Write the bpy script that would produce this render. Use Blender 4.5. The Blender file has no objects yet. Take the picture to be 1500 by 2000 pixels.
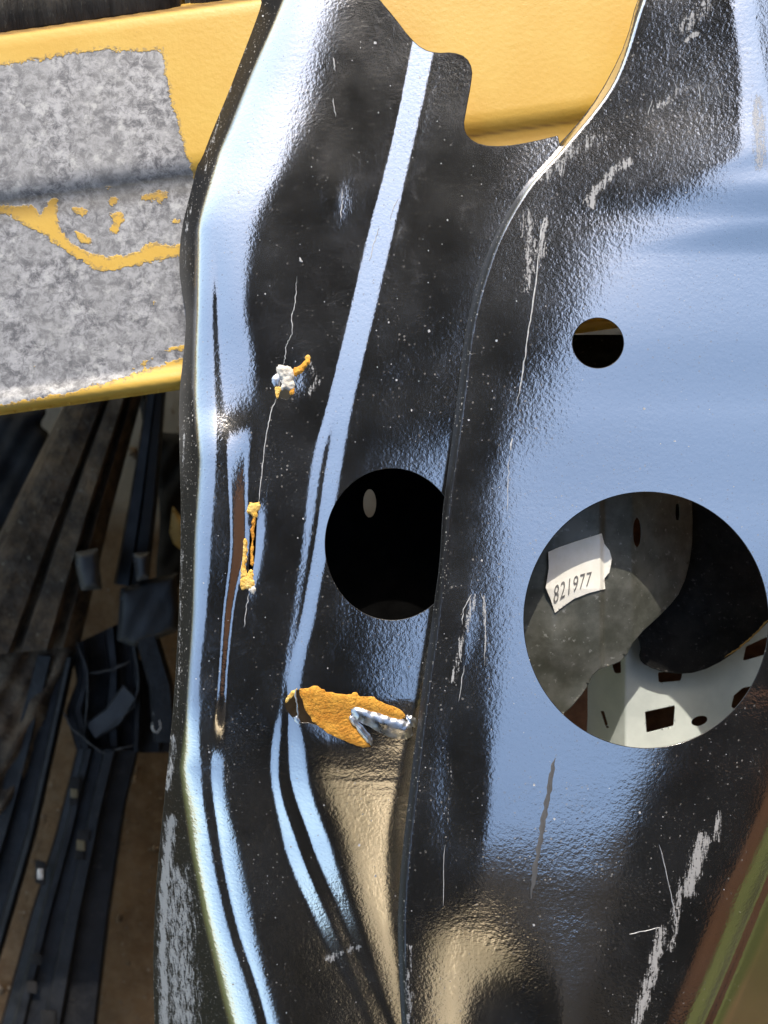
import bpy, math, random
import numpy as np
from mathutils import Vector
random.seed(4); rng = np.random.default_rng(7)
SC = bpy.context.scene
C = SC.collection

# ------------------------------------------------------------------ camera, sky, sun, exposure
K = 0.00024            # metres per photo pixel (1500 x 2000) on the plane of the sheet metal
D = 0.42               # camera height above that plane
cam_d = bpy.data.cameras.new('camera'); cam = bpy.data.objects.new('camera', cam_d); C.objects.link(cam)
cam.location = (0, 0, D); cam.rotation_euler = (0, 0, 0)
cam_d.sensor_fit = 'VERTICAL'; cam_d.sensor_height = 9.6; cam_d.sensor_width = 7.2
cam_d.lens = D / (2000 * K) * 9.6
cam_d.clip_start = 0.01; cam_d.clip_end = 500
cam_d.dof.use_dof = True; cam_d.dof.focus_distance = D - 0.004; cam_d.dof.aperture_fstop = 2.5
SC.camera = cam

SUN = Vector((0.02, 1.32, 1.0)).normalized()
el = math.asin(SUN.z); az = math.atan2(SUN.x, SUN.y)      # azimuth from +Y towards +X
w = bpy.data.worlds.new('World'); SC.world = w; w.use_nodes = True
nt = w.node_tree; nt.nodes.clear()
sky = nt.nodes.new('ShaderNodeTexSky'); sky.sky_type = 'NISHITA'; sky.sun_disc = False
sky.sun_elevation = el; sky.sun_rotation = az
sky.air_density = 1.35; sky.dust_density = 2.4; sky.ozone_density = 0.6
bg = nt.nodes.new('ShaderNodeBackground'); bg.inputs['Strength'].default_value = 0.15
wo = nt.nodes.new('ShaderNodeOutputWorld')
nt.links.new(sky.outputs[0], bg.inputs['Color']); nt.links.new(bg.outputs[0], wo.inputs['Surface'])
sl = bpy.data.lights.new('sun', 'SUN'); sl.energy = 2.25; sl.angle = math.radians(0.53); sl.color = (1.0, 0.93, 0.82)
so = bpy.data.objects.new('sun', sl); C.objects.link(so); so.rotation_euler = SUN.to_track_quat('Z', 'Y').to_euler()
so.location = SUN * 5
vs = SC.view_settings; vs.view_transform = 'Standard'; vs.look = 'None'; vs.exposure = 0.9; vs.gamma = 1; vs.use_curve_mapping = False

# ------------------------------------------------------------------ helpers
def W(x, y, z):
    """photo pixel (x, y) lying at height z metres -> world arrays"""
    x = np.asarray(x, float); y = np.asarray(y, float); z = np.asarray(z, float)
    s = K * (1 - z / D)
    return (x - 750) * s, (1000 - y) * s, z

def obj(name, me, mat, parent=None):
    o = bpy.data.objects.new(name, me); C.objects.link(o)
    if mat is not None:
        for m in (mat if isinstance(mat, (list, tuple)) else [mat]): me.materials.append(m)
    if parent is not None: o.parent = parent
    return o

def thing(name, label, cat, group=None, loc=(0, 0, 0)):
    o = bpy.data.objects.new(name, None); C.objects.link(o); o.location = loc; o.empty_display_size = 0.02
    o['label'] = label; o['category'] = cat
    if group: o['group'] = group
    return o

def tag(o, label=None, cat=None, kind=None, group=None):
    if label: o['label'] = label
    if cat: o['category'] = cat
    if kind: o['kind'] = kind
    if group: o['group'] = group
    return o

def mesh_np(name, co, quads, attrs=None, smooth=True, tris=None):
    me = bpy.data.meshes.new(name)
    co = np.asarray(co, np.float32); quads = np.asarray(quads, np.int32).reshape(-1, 4)
    nt_ = 0 if tris is None else len(tris)
    me.vertices.add(len(co)); me.vertices.foreach_set('co', co.ravel())
    li = quads.ravel()
    starts = np.arange(len(quads)) * 4; tot = np.full(len(quads), 4)
    if nt_:
        tr = np.asarray(tris, np.int32); li = np.concatenate([li, tr.ravel()])
        starts = np.concatenate([starts, len(quads) * 4 + np.arange(nt_) * 3]); tot = np.concatenate([tot, np.full(nt_, 3)])
    me.loops.add(len(li)); me.loops.foreach_set('vertex_index', li.astype(np.int32))
    me.polygons.add(len(starts)); me.polygons.foreach_set('loop_start', starts.astype(np.int32))
    me.polygons.foreach_set('loop_total', tot.astype(np.int32))
    me.polygons.foreach_set('use_smooth', np.full(len(starts), smooth))
    me.update(calc_edges=True)
    if attrs:
        for k, v in attrs.items():
            a = me.attributes.new(k, 'FLOAT', 'POINT'); a.data.foreach_set('value', np.asarray(v, np.float32).ravel())
    me.validate()
    return me

def poly_sdf(x, y, P):
    """signed distance to polygon P, negative inside"""
    x = np.asarray(x, float); y = np.asarray(y, float)
    d = np.full(x.shape, 1e18); ins = np.zeros(x.shape, bool)
    n = len(P)
    for i in range(n):
        ax, ay = P[i]; bx, by = P[(i + 1) % n]
        ex, ey = bx - ax, by - ay
        t = np.clip(((x - ax) * ex + (y - ay) * ey) / (ex * ex + ey * ey + 1e-12), 0, 1)
        d = np.minimum(d, (x - ax - t * ex) ** 2 + (y - ay - t * ey) ** 2)
        if ay != by:
            c = (ay <= y) != (by <= y)
            ins ^= c & (x < ax + (y - ay) / (by - ay) * ex)
    d = np.sqrt(d)
    return np.where(ins, -d, d)

def line_dist(x, y, P):
    d = np.full(np.shape(x), 1e18)
    for (ax, ay), (bx, by) in zip(P[:-1], P[1:]):
        ex, ey = bx - ax, by - ay
        t = np.clip(((x - ax) * ex + (y - ay) * ey) / (ex * ex + ey * ey + 1e-12), 0, 1)
        d = np.minimum(d, (x - ax - t * ex) ** 2 + (y - ay - t * ey) ** 2)
    return np.sqrt(d)

def ell_sdf(x, y, cx, cy, rx, ry, rot=0.0):
    c, s = math.cos(rot), math.sin(rot)
    u = (x - cx) * c + (y - cy) * s; v = -(x - cx) * s + (y - cy) * c
    q = np.sqrt((u / rx) ** 2 + (v / ry) ** 2) + 1e-9
    g = np.sqrt((u / rx ** 2) ** 2 + (v / ry ** 2) ** 2) / q + 1e-9
    return (q - 1) / g

def smooth_poly(P, it=2):
    """Chaikin corner cutting of a closed polygon"""
    P = [tuple(p) for p in P]
    for _ in range(it):
        Q = []
        for i in range(len(P)):
            a, b = P[i], P[(i + 1) % len(P)]
            Q += [(a[0] * .75 + b[0] * .25, a[1] * .75 + b[1] * .25), (a[0] * .25 + b[0] * .75, a[1] * .25 + b[1] * .75)]
        P = Q
    return P

def sheet(name, x0, x1, y0, y1, step, zfun, sdf, mat, parent=None, thick=1.2, attrs=None, jag=0.0, smooth=True, chamfer=1.3, analytic=False):
    """a sheet cut along sdf == 0, with chamfered rims; zfun gives millimetres; positions are photo pixels"""
    xs = np.arange(x0, x1 + .1, step); ys = np.arange(y0, y1 + .1, step)
    X, Y = np.meshgrid(xs, ys); ny, nx = X.shape
    f = sdf(X, Y)
    ins = f < 0
    cell = ins[:-1, :-1] | ins[1:, :-1] | ins[:-1, 1:] | ins[1:, 1:]
    used = np.zeros_like(ins)
    used[:-1, :-1] |= cell; used[1:, :-1] |= cell; used[:-1, 1:] |= cell; used[1:, 1:] |= cell
    mv = used & (~ins | (f > -0.3 * step))
    px, py = X[mv], Y[mv]; h = .4
    for _ in range(4):
        fv = sdf(px, py)
        gx = (sdf(px + h, py) - sdf(px - h, py)) / (2 * h); gy = (sdf(px, py + h) - sdf(px, py - h)) / (2 * h)
        g2 = np.maximum(gx * gx + gy * gy, .25)
        sx = np.clip(fv * gx / g2, -step, step); sy = np.clip(fv * gy / g2, -step, step)
        px = px - sx; py = py - sy
    X[mv] = px; Y[mv] = py
    idx = np.full(X.shape, -1); idx[used] = np.arange(used.sum())
    vx, vy = X[used], Y[used]
    vz = zfun(vx, vy)
    a, b, c, d = idx[:-1, :-1][cell], idx[1:, :-1][cell], idx[1:, 1:][cell], idx[:-1, 1:][cell]
    quads = np.stack([a, b, c, d], 1)
    # boundary edges -> rim
    e = np.concatenate([np.stack([a, b], 1), np.stack([b, c], 1), np.stack([c, d], 1), np.stack([d, a], 1)])
    key = np.sort(e, 1); kk = key[:, 0].astype(np.int64) * (len(vx) + 1) + key[:, 1]
    _, inv, cnt = np.unique(kk, return_inverse=True, return_counts=True)
    be = e[cnt[inv] == 1]
    bv = np.unique(be); remap = np.full(len(vx), -1); remap[bv] = np.arange(len(bv))
    bx, by = vx[bv], vy[bv]
    gx = (sdf(bx + h, by) - sdf(bx - h, by)) / (2 * h); gy = (sdf(bx, by + h) - sdf(bx, by - h)) / (2 * h)
    gn = np.sqrt(gx * gx + gy * gy) + 1e-6; gx /= gn; gy /= gn
    n0 = len(vx); nb = len(bv); mmpx = K * 1000
    zc = vz[bv]
    rx = [bx, bx + gx * chamfer, bx + gx * chamfer]; ry = [by, by + gy * chamfer, by + gy * chamfer]
    rz = [zc, zc - chamfer * mmpx * .8, zc - np.maximum(thick, .3)]
    allx = np.concatenate([vx] + rx); ally = np.concatenate([vy] + ry); allz = np.concatenate([vz] + rz)
    q2 = []
    for lv in range(2):
        u, v = remap[be[:, 0]], remap[be[:, 1]]
        q2.append(np.stack([n0 + lv * nb + v, n0 + lv * nb + u, n0 + (lv + 1) * nb + u, n0 + (lv + 1) * nb + v], 1))
    quads = np.concatenate([quads] + q2)
    co = np.stack(W(allx, ally, allz / 1000), 1)
    at = {k: fn(allx, ally) for k, fn in (attrs or {}).items()}
    if 'worn' in at: at['worn'][n0:] = .95  # rims painted flat black in place of bright glints
    me = mesh_np(name, co, quads, at, smooth)
    if analytic and len(me.vertices) == len(co):
        hh = 2.0; kk_ = 2 * hh * K * 1000
        nx_ = -(zfun(vx + hh, vy) - zfun(vx - hh, vy)) / kk_; ny_ = (zfun(vx, vy + hh) - zfun(vx, vy - hh)) / kk_
        top = np.stack([nx_, ny_, np.ones_like(nx_)], 1)
        o_ = np.stack([gx, -gy, 0 * gx], 1); u_ = np.array([0, 0, 1.0])
        nn = np.concatenate([top, o_ * .55 + u_ * .85, o_ * .85 + u_ * .4, o_])
        nn /= np.linalg.norm(nn, axis=1)[:, None]
        me.normals_split_custom_set_from_vertices(nn.tolist())
    return obj(name, me, mat, parent)

def gauss1(H, s, axis):
    r = int(3 * s + 1); k = np.exp(-np.arange(-r, r + 1) ** 2 / (2 * s * s)); k /= k.sum()
    pad = [(0, 0), (0, 0)]; pad[axis] = (r, r)
    P = np.pad(H, pad, mode='edge'); out = np.zeros_like(H)
    for i, kv in enumerate(k):
        out += kv * (P[i:i + H.shape[0], :] if axis == 0 else P[:, i:i + H.shape[1]])
    return out

def pchip(xk, yk, x):
    xk = np.asarray(xk, float); yk = np.asarray(yk, float)
    h = np.diff(xk); dl = np.diff(yk) / h; m = np.zeros_like(yk)
    for i in range(1, len(xk) - 1):
        if dl[i - 1] * dl[i] > 0:
            w1 = 2 * h[i] + h[i - 1]; w2 = h[i] + 2 * h[i - 1]
            m[i] = (w1 + w2) / (w1 / dl[i - 1] + w2 / dl[i])
    m[0], m[-1] = dl[0], dl[-1]
    i = np.clip(np.searchsorted(xk, x) - 1, 0, len(h) - 1); t = (x - xk[i]) / h[i]
    t = np.clip(t, 0, 1)
    return ((2*t**3 - 3*t**2 + 1) * yk[i] + (t**3 - 2*t**2 + t) * h[i] * m[i] + (-2*t**3 + 3*t**2) * yk[i+1] + (t**3 - t**2) * h[i] * m[i+1])

class Relief:
    """height map in millimetres from rows of (x, dz/dx) knots, integrated outwards from an anchor column"""
    def __init__(s, rows, anchor, zanchor, x0, x1, y0, y1, step=3.0, extra=None, blur=1.7):
        s.x0, s.y0, s.st = x0, y0, step
        xs = np.arange(x0, x1 + .1, step); ys = np.arange(y0, y1 + .1, step)
        yk = [r[0] for r in rows]; n = len(rows[0][1])
        KX = np.stack([pchip(yk, [r[1][i][0] for r in rows], ys) for i in range(n)], 1)
        KS = np.stack([pchip(yk, [r[1][i][1] for r in rows], ys) for i in range(n)], 1)
        KX = np.maximum.accumulate(KX + np.arange(n) * 1e-3, 1)
        S = np.stack([np.interp(xs, KX[j], KS[j]) for j in range(len(ys))])
        S = gauss1(S, blur / step * 1.0, 1)
        H = np.concatenate([np.zeros((len(ys), 1)), np.cumsum((S[:, 1:] + S[:, :-1]) * .5 * step, 1)], 1)
        xa = pchip([a[0] for a in anchor], [a[1] for a in anchor], ys)
        za = pchip([a[0] for a in zanchor], [a[1] for a in zanchor], ys)
        for j in range(len(ys)): H[j] += -np.interp(xa[j], xs, H[j])
        H = H * K * 1000 + za[:, None]
        H = gauss1(H, 3 / step, 0)
        if extra is not None:
            X, Y = np.meshgrid(xs, ys); H = H + extra(X, Y)
        s.H = H; s.ny, s.nx = H.shape
    def __call__(s, x, y):
        u = np.clip((np.asarray(x, float) - s.x0) / s.st, 0, s.nx - 1.001); v = np.clip((np.asarray(y, float) - s.y0) / s.st, 0, s.ny - 1.001)
        i = u.astype(int); j = v.astype(int); fu = u - i; fv = v - j; H = s.H
        return (H[j, i] * (1 - fu) + H[j, i + 1] * fu) * (1 - fv) + (H[j + 1, i] * (1 - fu) + H[j + 1, i + 1] * fu) * fv

# ------------------------------------------------------------------ materials
class Mat:
    def __init__(s, name):
        s.m = bpy.data.materials.new(name); s.m.use_nodes = True; s.t = s.m.node_tree
        s.b = s.t.nodes['Principled BSDF']; s.tc = s.t.nodes.new('ShaderNodeTexCoord')
    def n(s, typ, **kw):
        x = s.t.nodes.new(typ)
        for k, v in kw.items(): setattr(x, k, v)
        return x
    def link(s, a, b): s.t.links.new(a, b)
    def val(s, sock, v):
        if hasattr(v, 'is_output') or isinstance(v, bpy.types.NodeSocket): s.link(v, sock)
        else: sock.default_value = v
    def noise(s, scale, detail=3, rough=.55, stretch=None, dist=0, vec=None, rot=None):
        v = vec or s.tc.outputs['Object']
        if stretch or rot:
            mp = s.n('ShaderNodeMapping'); s.link(v, mp.inputs[0])
            if stretch: mp.inputs['Scale'].default_value = stretch
            if rot: mp.inputs['Rotation'].default_value = rot
            v = mp.outputs[0]
        t = s.n('ShaderNodeTexNoise'); s.link(v, t.inputs['Vector'])
        t.inputs['Scale'].default_value = scale; t.inputs['Detail'].default_value = detail
        t.inputs['Roughness'].default_value = rough; t.inputs['Distortion'].default_value = dist
        return t.outputs['Fac']
    def voro(s, scale, feature='F1', rnd=1.0):
        t = s.n('ShaderNodeTexVoronoi', feature=feature); s.link(s.tc.outputs['Object'], t.inputs['Vector'])
        t.inputs['Scale'].default_value = scale; t.inputs['Randomness'].default_value = rnd
        return t
    def math(s, op, a, b=0.0, c=None, clamp=False):
        t = s.n('ShaderNodeMath', operation=op, use_clamp=clamp)
        s.val(t.inputs[0], a); s.val(t.inputs[1], b)
        if c is not None: s.val(t.inputs[2], c)
        return t.outputs[0]
    def ramp(s, f, a, b, lo=0.0, hi=1.0):
        t = s.n('ShaderNodeMapRange', interpolation_type='SMOOTHSTEP'); s.val(t.inputs[0], f)
        for i, v in enumerate((a, b, lo, hi)): t.inputs[i + 1].default_value = v
        return t.outputs[0]
    def lin(s, f, a, b, lo=0.0, hi=1.0):
        t = s.n('ShaderNodeMapRange'); s.val(t.inputs[0], f)
        for i, v in enumerate((a, b, lo, hi)): t.inputs[i + 1].default_value = v
        return t.outputs[0]
    def mix(s, f, a, b):
        t = s.n('ShaderNodeMix', data_type='RGBA')
        s.val(t.inputs[0], f)
        for sock, v in ((t.inputs[6], a), (t.inputs[7], b)):
            if isinstance(v, tuple): sock.default_value = (*v, 1)
            else: s.link(v, sock)
        return t.outputs[2]
    def mixf(s, f, a, b):
        t = s.n('ShaderNodeMix', data_type='FLOAT'); s.val(t.inputs[0], f); s.val(t.inputs[2], a); s.val(t.inputs[3], b)
        return t.outputs[0]
    def attr(s, name):
        t = s.n('ShaderNodeAttribute', attribute_name=name); return t.outputs['Fac']
    def bump(s, h, dist, strength=1.0, normal=None):
        t = s.n('ShaderNodeBump'); s.link(h, t.inputs['Height']); t.inputs['Distance'].default_value = dist
        s.val(t.inputs['Strength'], strength)
        if normal is not None: s.link(normal, t.inputs['Normal'])
        return t.outputs[0]
    def set(s, **kw):
        for k, v in kw.items():
            sock = s.b.inputs[k.replace('_', ' ')]
            if isinstance(v, tuple): sock.default_value = (*v, 1) if len(v) == 3 else v
            elif isinstance(v, bpy.types.NodeSocket): s.link(v, sock)
            else: sock.default_value = v
        return s.m

def black_paint(name, dust=1.0):
    """deep gloss enamel over steel: a dark mirror, dulled by dust, scuffs and worn edges"""
    m = Mat(name)
    peel = m.noise(640, 2.5, .55); peel2 = m.noise(210, 2, .5)
    h = m.math('ADD', m.math('MULTIPLY', peel, 1.0), m.math('MULTIPLY', peel2, .7))
    nrm = m.bump(h, 0.00012, m.lin(m.noise(14, 3, .6), .3, .7, .4, 1.0))
    v = m.voro(420); sp = m.n('ShaderNodeSeparateColor'); m.link(v.outputs['Color'], sp.inputs[0])
    speck = m.math('LESS_THAN', v.outputs['Distance'], m.lin(sp.outputs[0], .45, 1.0, 0.0, .23))
    v2 = m.voro(1300); sp2 = m.n('ShaderNodeSeparateColor'); m.link(v2.outputs['Color'], sp2.inputs[0])
    speck2 = m.math('LESS_THAN', v2.outputs['Distance'], m.lin(sp2.outputs[0], .7, 1.0, 0.0, .42))
    patch = m.ramp(m.noise(16, 3, .6), .38, .66)
    speck = m.math('MULTIPLY', m.math('MAXIMUM', m.math('MULTIPLY', speck, .7), m.math('MULTIPLY', speck2, .45)), m.lin(patch, 0, 1, .4, 1.0))
    film = m.math('MULTIPLY', m.lin(m.noise(150, 6, .75), 0, 1, .25, .75), m.lin(patch, 0, 1, .5, 1.0))
    sc = m.attr('scuff'); streak = m.noise(260, 4, .7, stretch=(2.6, .38, 1), dist=.8); fine = m.noise(900, 3, .7)
    sf = m.math('ADD', m.math('MULTIPLY', m.lin(streak, .3, .7), .62), m.math('MULTIPLY', m.lin(fine, .3, .7), .3))
    scm = m.ramp(m.math('ADD', m.math('MULTIPLY', sc, .9), sf), .88, 1.16)
    scm = m.math('MULTIPLY', scm, m.ramp(sc, .02, .2))
    matte = m.attr('matte'); painted_dark = m.attr('worn')
    # dielectric layer colour: flat black where a dark reflection is painted in, grey where dusty or scuffed
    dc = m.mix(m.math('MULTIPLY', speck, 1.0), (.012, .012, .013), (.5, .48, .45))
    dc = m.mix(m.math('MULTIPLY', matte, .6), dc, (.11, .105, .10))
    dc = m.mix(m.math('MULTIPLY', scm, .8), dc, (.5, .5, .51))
    dull = m.math('MAXIMUM', m.math('MAXIMUM', m.math('MULTIPLY', scm, .85), m.math('MULTIPLY', speck, .7)), m.math('MAXIMUM', matte, painted_dark), clamp=True)
    dust_c = m.mix(m.math('MULTIPLY', film, .022 * dust), (0, 0, 0), (1, 1, 1))
    rough = m.math('ADD', m.lin(m.noise(30, 4, .6), .3, .75, .10, .17), m.math('MULTIPLY', m.ramp(m.noise(38, 6, .7, dist=1.5), .56, .70), .035))
    nrm2 = m.bump(scm, 0.0002, .6, nrm)
    m.set(Base_Color=dc, Roughness=m.math('ADD', .45, m.math('MULTIPLY', matte, .25)), IOR=1.3, Normal=nrm2)
    gl = m.n('ShaderNodeBsdfPrincipled'); gl.inputs['Base Color'].default_value = (*GLOSS, 1); gl.inputs['Metallic'].default_value = 1
    m.link(rough, gl.inputs['Roughness']); m.link(nrm, gl.inputs['Normal'])
    df = m.n('ShaderNodeBsdfDiffuse'); df.inputs['Color'].default_value = (.42, .44, .48, 1)
    mx1 = m.n('ShaderNodeMixShader'); m.link(m.math('MULTIPLY', film, .055 * dust), mx1.inputs[0]); m.link(gl.outputs[0], mx1.inputs[1]); m.link(df.outputs[0], mx1.inputs[2])
    mx = m.n('ShaderNodeMixShader'); m.link(dull, mx.inputs[0]); m.link(mx1.outputs[0], mx.inputs[1]); m.link(m.b.outputs[0], mx.inputs[2])
    out = [x for x in m.t.nodes if x.type == 'OUTPUT_MATERIAL'][0]; m.link(mx.outputs[0], out.inputs['Surface'])
    return m.m
GLOSS = (.79, .785, .785)

def simple(name, c1, c2, scale=80, rough=.6, metal=0.0, bump=.0003, bscale=None, detail=5, ior=1.5, c3=None):
    m = Mat(name)
    f = m.ramp(m.noise(scale, detail, .65), .32, .68)
    col = m.mix(f, c1, c2)
    if c3 is not None: col = m.mix(m.ramp(m.noise(scale * 4.3, 4, .7), .6, .72), col, c3)
    nr = m.bump(m.noise(bscale or scale * 3, 4, .6), bump, 1.0)
    return m.set(Base_Color=col, Roughness=m.lin(m.noise(scale * 1.7, 3), .3, .7, max(rough - .12, .03), min(rough + .12, 1)), Metallic=metal, Normal=nr, IOR=ior)

M = {}
M['paint'] = black_paint('black_enamel')
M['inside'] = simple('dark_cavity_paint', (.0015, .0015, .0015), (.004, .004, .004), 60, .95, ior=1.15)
M['innerwall'] = simple('olive_grey_primer', (.075, .078, .062), (.15, .15, .13), 70, .45, .3, .00015, 300, c3=(.28, .28, .26))
M['pan'] = simple('dusty_black_steel', (.003, .003, .003), (.012, .011, .010), 90, .7, 0, .0006, 400, c3=(.07, .065, .06), ior=1.3)
M['galv'] = simple('pale_zinc', (.52, .56, .53), (.62, .66, .62), 40, .55, .0, .00005)
M['rust'] = simple('rusty_steel', (.10, .04, .02), (.22, .10, .05), 90, .85)
M['foam'] = simple('orange_filler', (.50, .20, .018), (.74, .37, .05), 120, .9, 0, .0012, 700, c3=(.40, .20, .04))
M['foam2'] = simple('yellow_filler', (.75, .42, .06), (.85, .60, .20), 260, .9, 0, .0012, 900, c3=(.42, .24, .06))
M['putty'] = simple('grey_filler', (.50, .46, .40), (.70, .68, .63), 260, .8, 0, .0005, 800, c3=(.35, .27, .18))
M['bare'] = simple('bare_torn_steel', (.62, .64, .68), (.80, .82, .86), 120, .34, 1.0, .00004, 200)
M['scratchm'] = simple('scraped_paint', (.30, .31, .33), (.55, .55, .56), 500, .55, .0, .0002, 1200)
M['paper'] = simple('white_paper', (.80, .77, .68), (.88, .85, .78), 120, .8, 0, .00005)
M['ink'] = simple('grey_ink', (.10, .10, .10), (.22, .21, .20), 900, .8)
M['mud'] = simple('dried_mud', (.018, .011, .005), (.11, .075, .042), 34, .85, 0, .006, 60, c3=(.16, .14, .10))
M['navy'] = simple('dusty_navy_paint', (.0022, .0024, .0034), (.012, .0125, .0145), 40, .6, 0, .0012, 160, ior=1.4, c3=(.028, .026, .024))
M['charcoal'] = simple('charcoal_plastic', (.004, .004, .0045), (.012, .012, .012), 25, .55, 0, .0005, 90)
M['greybox'] = simple('grey_bracket_paint', (.018, .018, .019), (.035, .035, .036), 50, .5)
M['rag'] = simple('black_rag', (.003, .003, .003), (.010, .009, .009), 40, .95)
M['ochre'] = simple('ochre_scrap', (.30, .17, .03), (.40, .24, .05), 60, .7)
M['slotglow'] = simple('tan_dirt', (.10, .08, .04), (.14, .11, .055), 60, .8)  # tan fill of the rail slots

def ground_mat():
    m = Mat('dirt_and_grass')
    a = m.ramp(m.noise(9, 8, .65), .35, .68); b = m.ramp(m.noise(55, 6, .7), .4, .65)
    dirt = m.mix(a, (.16, .090, .038), (.26, .155, .07)); dirt = m.mix(m.math('MULTIPLY', b, .45), dirt, (.33, .23, .13))
    grass = m.mix(m.noise(7, 5, .7), (.035, .05, .010), (.15, .16, .03))
    sep = m.n('ShaderNodeSeparateXYZ'); m.link(m.tc.outputs['Object'], sep.inputs[0])
    r = m.n('ShaderNodeVectorMath', operation='LENGTH'); m.link(m.tc.outputs['Object'], r.inputs[0])
    g = m.math('MAXIMUM', m.ramp(m.math('ADD', r.outputs['Value'], m.math('MULTIPLY', m.noise(2.5, 4), .8)), 1.2, 1.6), m.ramp(m.math('ADD', sep.outputs[0], m.math('MULTIPLY', m.noise(6, 5), .2)), .62, .74))
    pal = m.ramp(m.math('ADD', sep.outputs[1], m.math('MULTIPLY', m.noise(12, 4), .1)), .02, .07)
    col = m.mix(pal, dirt, (.42, .36, .27)); col = m.mix(g, col, grass)
    return m.set(Base_Color=col, Roughness=.95, Normal=m.bump(m.noise(70, 8, .7), .006))
M['ground'] = ground_mat()

def beam_mat():
    m = Mat('yellow_paint_over_zinc')
    pe = m.attr('peel')
    ed = m.math('MULTIPLY', m.math('SUBTRACT', m.noise(230, 5, .65), .5), 26.0)
    ed2 = m.math('MULTIPLY', m.math('SUBTRACT', m.noise(900, 3, .6), .5), 7.0)
    f = m.math('ADD', m.math('ADD', pe, ed), ed2)
    mask = m.ramp(f, -.5, .5)
    y = m.mix(m.ramp(m.noise(24, 5, .6), .35, .7), (.55, .335, .052), (.575, .37, .068))
    y = m.mix(m.math('MULTIPLY', m.ramp(m.noise(700, 3, .7), .66, .74), .45), y, (.30, .19, .05))
    y = m.mix(m.ramp(m.attr('grime'), .0, 1.0, 0, .8), y, (.09, .045, .03))
    rim = m.math('MULTIPLY', m.ramp(f, -7.0, -4.5), m.ramp(m.noise(500, 3), .45, .6))
    y = m.mix(m.math('MULTIPLY', rim, .7), y, (.25, .18, .08))
    g1 = m.ramp(m.noise(210, 8, .78, dist=.4), .38, .62); g2 = m.ramp(m.noise(48, 5, .65), .36, .62)
    z = m.mix(g1, (.09, .09, .10), (.37, .37, .385)); z = m.mix(m.math('MULTIPLY', g2, .5), z, (.23, .23, .235))
    z = m.mix(m.math('MULTIPLY', m.ramp(m.noise(130, 5, .7), .52, .70), .55), z, (.52, .52, .515))
    z = m.mix(m.ramp(m.attr('grime'), 0, 1, 0, .75), z, (.20, .175, .13))
    hgt = m.math('MULTIPLY', m.ramp(f, -2, 2), -1.0)
    nr = m.bump(m.noise(420, 4, .6), .00012); nr = m.bump(hgt, .0003, 1.0, nr)
    return m.set(Base_Color=m.mix(mask, y, z), Roughness=m.mixf(mask, .42, .55), Metallic=m.mixf(mask, 0.0, .25), Normal=nr)
M['beam'] = beam_mat()

def wood_mat():
    m = Mat('weathered_dark_wood')
    st = m.noise(60, 7, .7, stretch=(1, .10, 1), dist=.8); st2 = m.noise(420, 5, .7, stretch=(1, .22, 1))
    col = m.mix(m.ramp(st, .35, .68), (.035, .028, .022), (.13, .11, .085)); col = m.mix(m.math('MULTIPLY', m.ramp(st2, .58, .72), .7), col, (.30, .27, .20))
    return m.set(Base_Color=col, Roughness=.9, Normal=m.bump(m.math('ADD', st, st2), .002))
M['wood'] = wood_mat()
M['render'] = simple('cream_wall_render', (.66, .55, .38), (.80, .68, .50), 6, .9, 0, .004, 60)  # coats of the added unseen masses that the enamel mirrors
M['cladding'] = simple('dark_stained_boards', (.006, .0055, .005), (.014, .012, .010), 5, .9, ior=1.15)
M['brick'] = simple('brown_brick', (.20, .075, .03), (.30, .13, .06), 9, .9, 0, .004, 50)
M['tiles'] = simple('dark_roof_tiles', (.006, .006, .006), (.014, .013, .012), 6, .9, ior=1.15)

# ------------------------------------------------------------------ ground
GZ = -0.45
n = 60; R = 60.0
t = np.linspace(-1, 1, n); g = np.sign(t) * np.abs(t) ** 3 * R
GX, GY = np.meshgrid(g, g); co = np.stack([GX.ravel(), GY.ravel(), np.zeros(n * n)], 1)
ii = np.arange(n * n).reshape(n, n); qd = np.stack([ii[:-1, :-1], ii[:-1, 1:], ii[1:, 1:], ii[1:, :-1]], -1).reshape(-1, 4)
gr = obj('ground', mesh_np('ground', co, qd), M['ground']); gr.location.z = GZ; tag(gr, kind='structure')

def box_mesh(name, lo, hi):
    x0, y0, z0 = lo; x1, y1, z1 = hi
    co = [(x0,y0,z0),(x1,y0,z0),(x1,y1,z0),(x0,y1,z0),(x0,y0,z1),(x1,y0,z1),(x1,y1,z1),(x0,y1,z1)]
    return mesh_np(name, co, [(0,3,2,1),(4,5,6,7),(0,1,5,4),(1,2,6,5),(2,3,7,6),(3,0,4,7)], smooth=False)

# made-up masses out of frame, added to shape the reflections in the enamel
MASS_Y = -1.6
added_mass = thing('house', 'dark boarded house with cream door and porch canopy, mirrored in the enamel', 'house', loc=(0, 0, 0))
obj('door', box_mesh('door', (.02, MASS_Y - .2, GZ - .05), (.42, MASS_Y + .05, 1.45)), M['render'], added_mass)  # unseen cream board added to give the enamel a pale sheen
obj('wall', box_mesh('wall', (-.68, MASS_Y - .22, GZ - .05), (4.25, MASS_Y + .02, 3.1)), M['cladding'], added_mass)  # unseen dark backdrop added to darken low reflections
obj('porch_canopy', box_mesh('porch_canopy', (-.58, MASS_Y + .023, 1.6), (.24, 1.42, 1.66)), M['cladding'], added_mass)  # unseen slab added overhead to block the mirrored sky
added_block = thing('brick_shed', 'low brown brick shed with dark roof, mirrored in the enamel', 'shed')
obj('wall', box_mesh('wall', (1.7, -1.56, GZ - .05), (1.9, 3.0, .5)), M['brick'], added_block)  # unseen brown and dark blocks added for the stripes mirrored in the enamel
obj('gable', box_mesh('gable', (1.58, -.75, .503), (1.615, 3.1, 1.4)), M['brick'], added_block)
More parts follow.
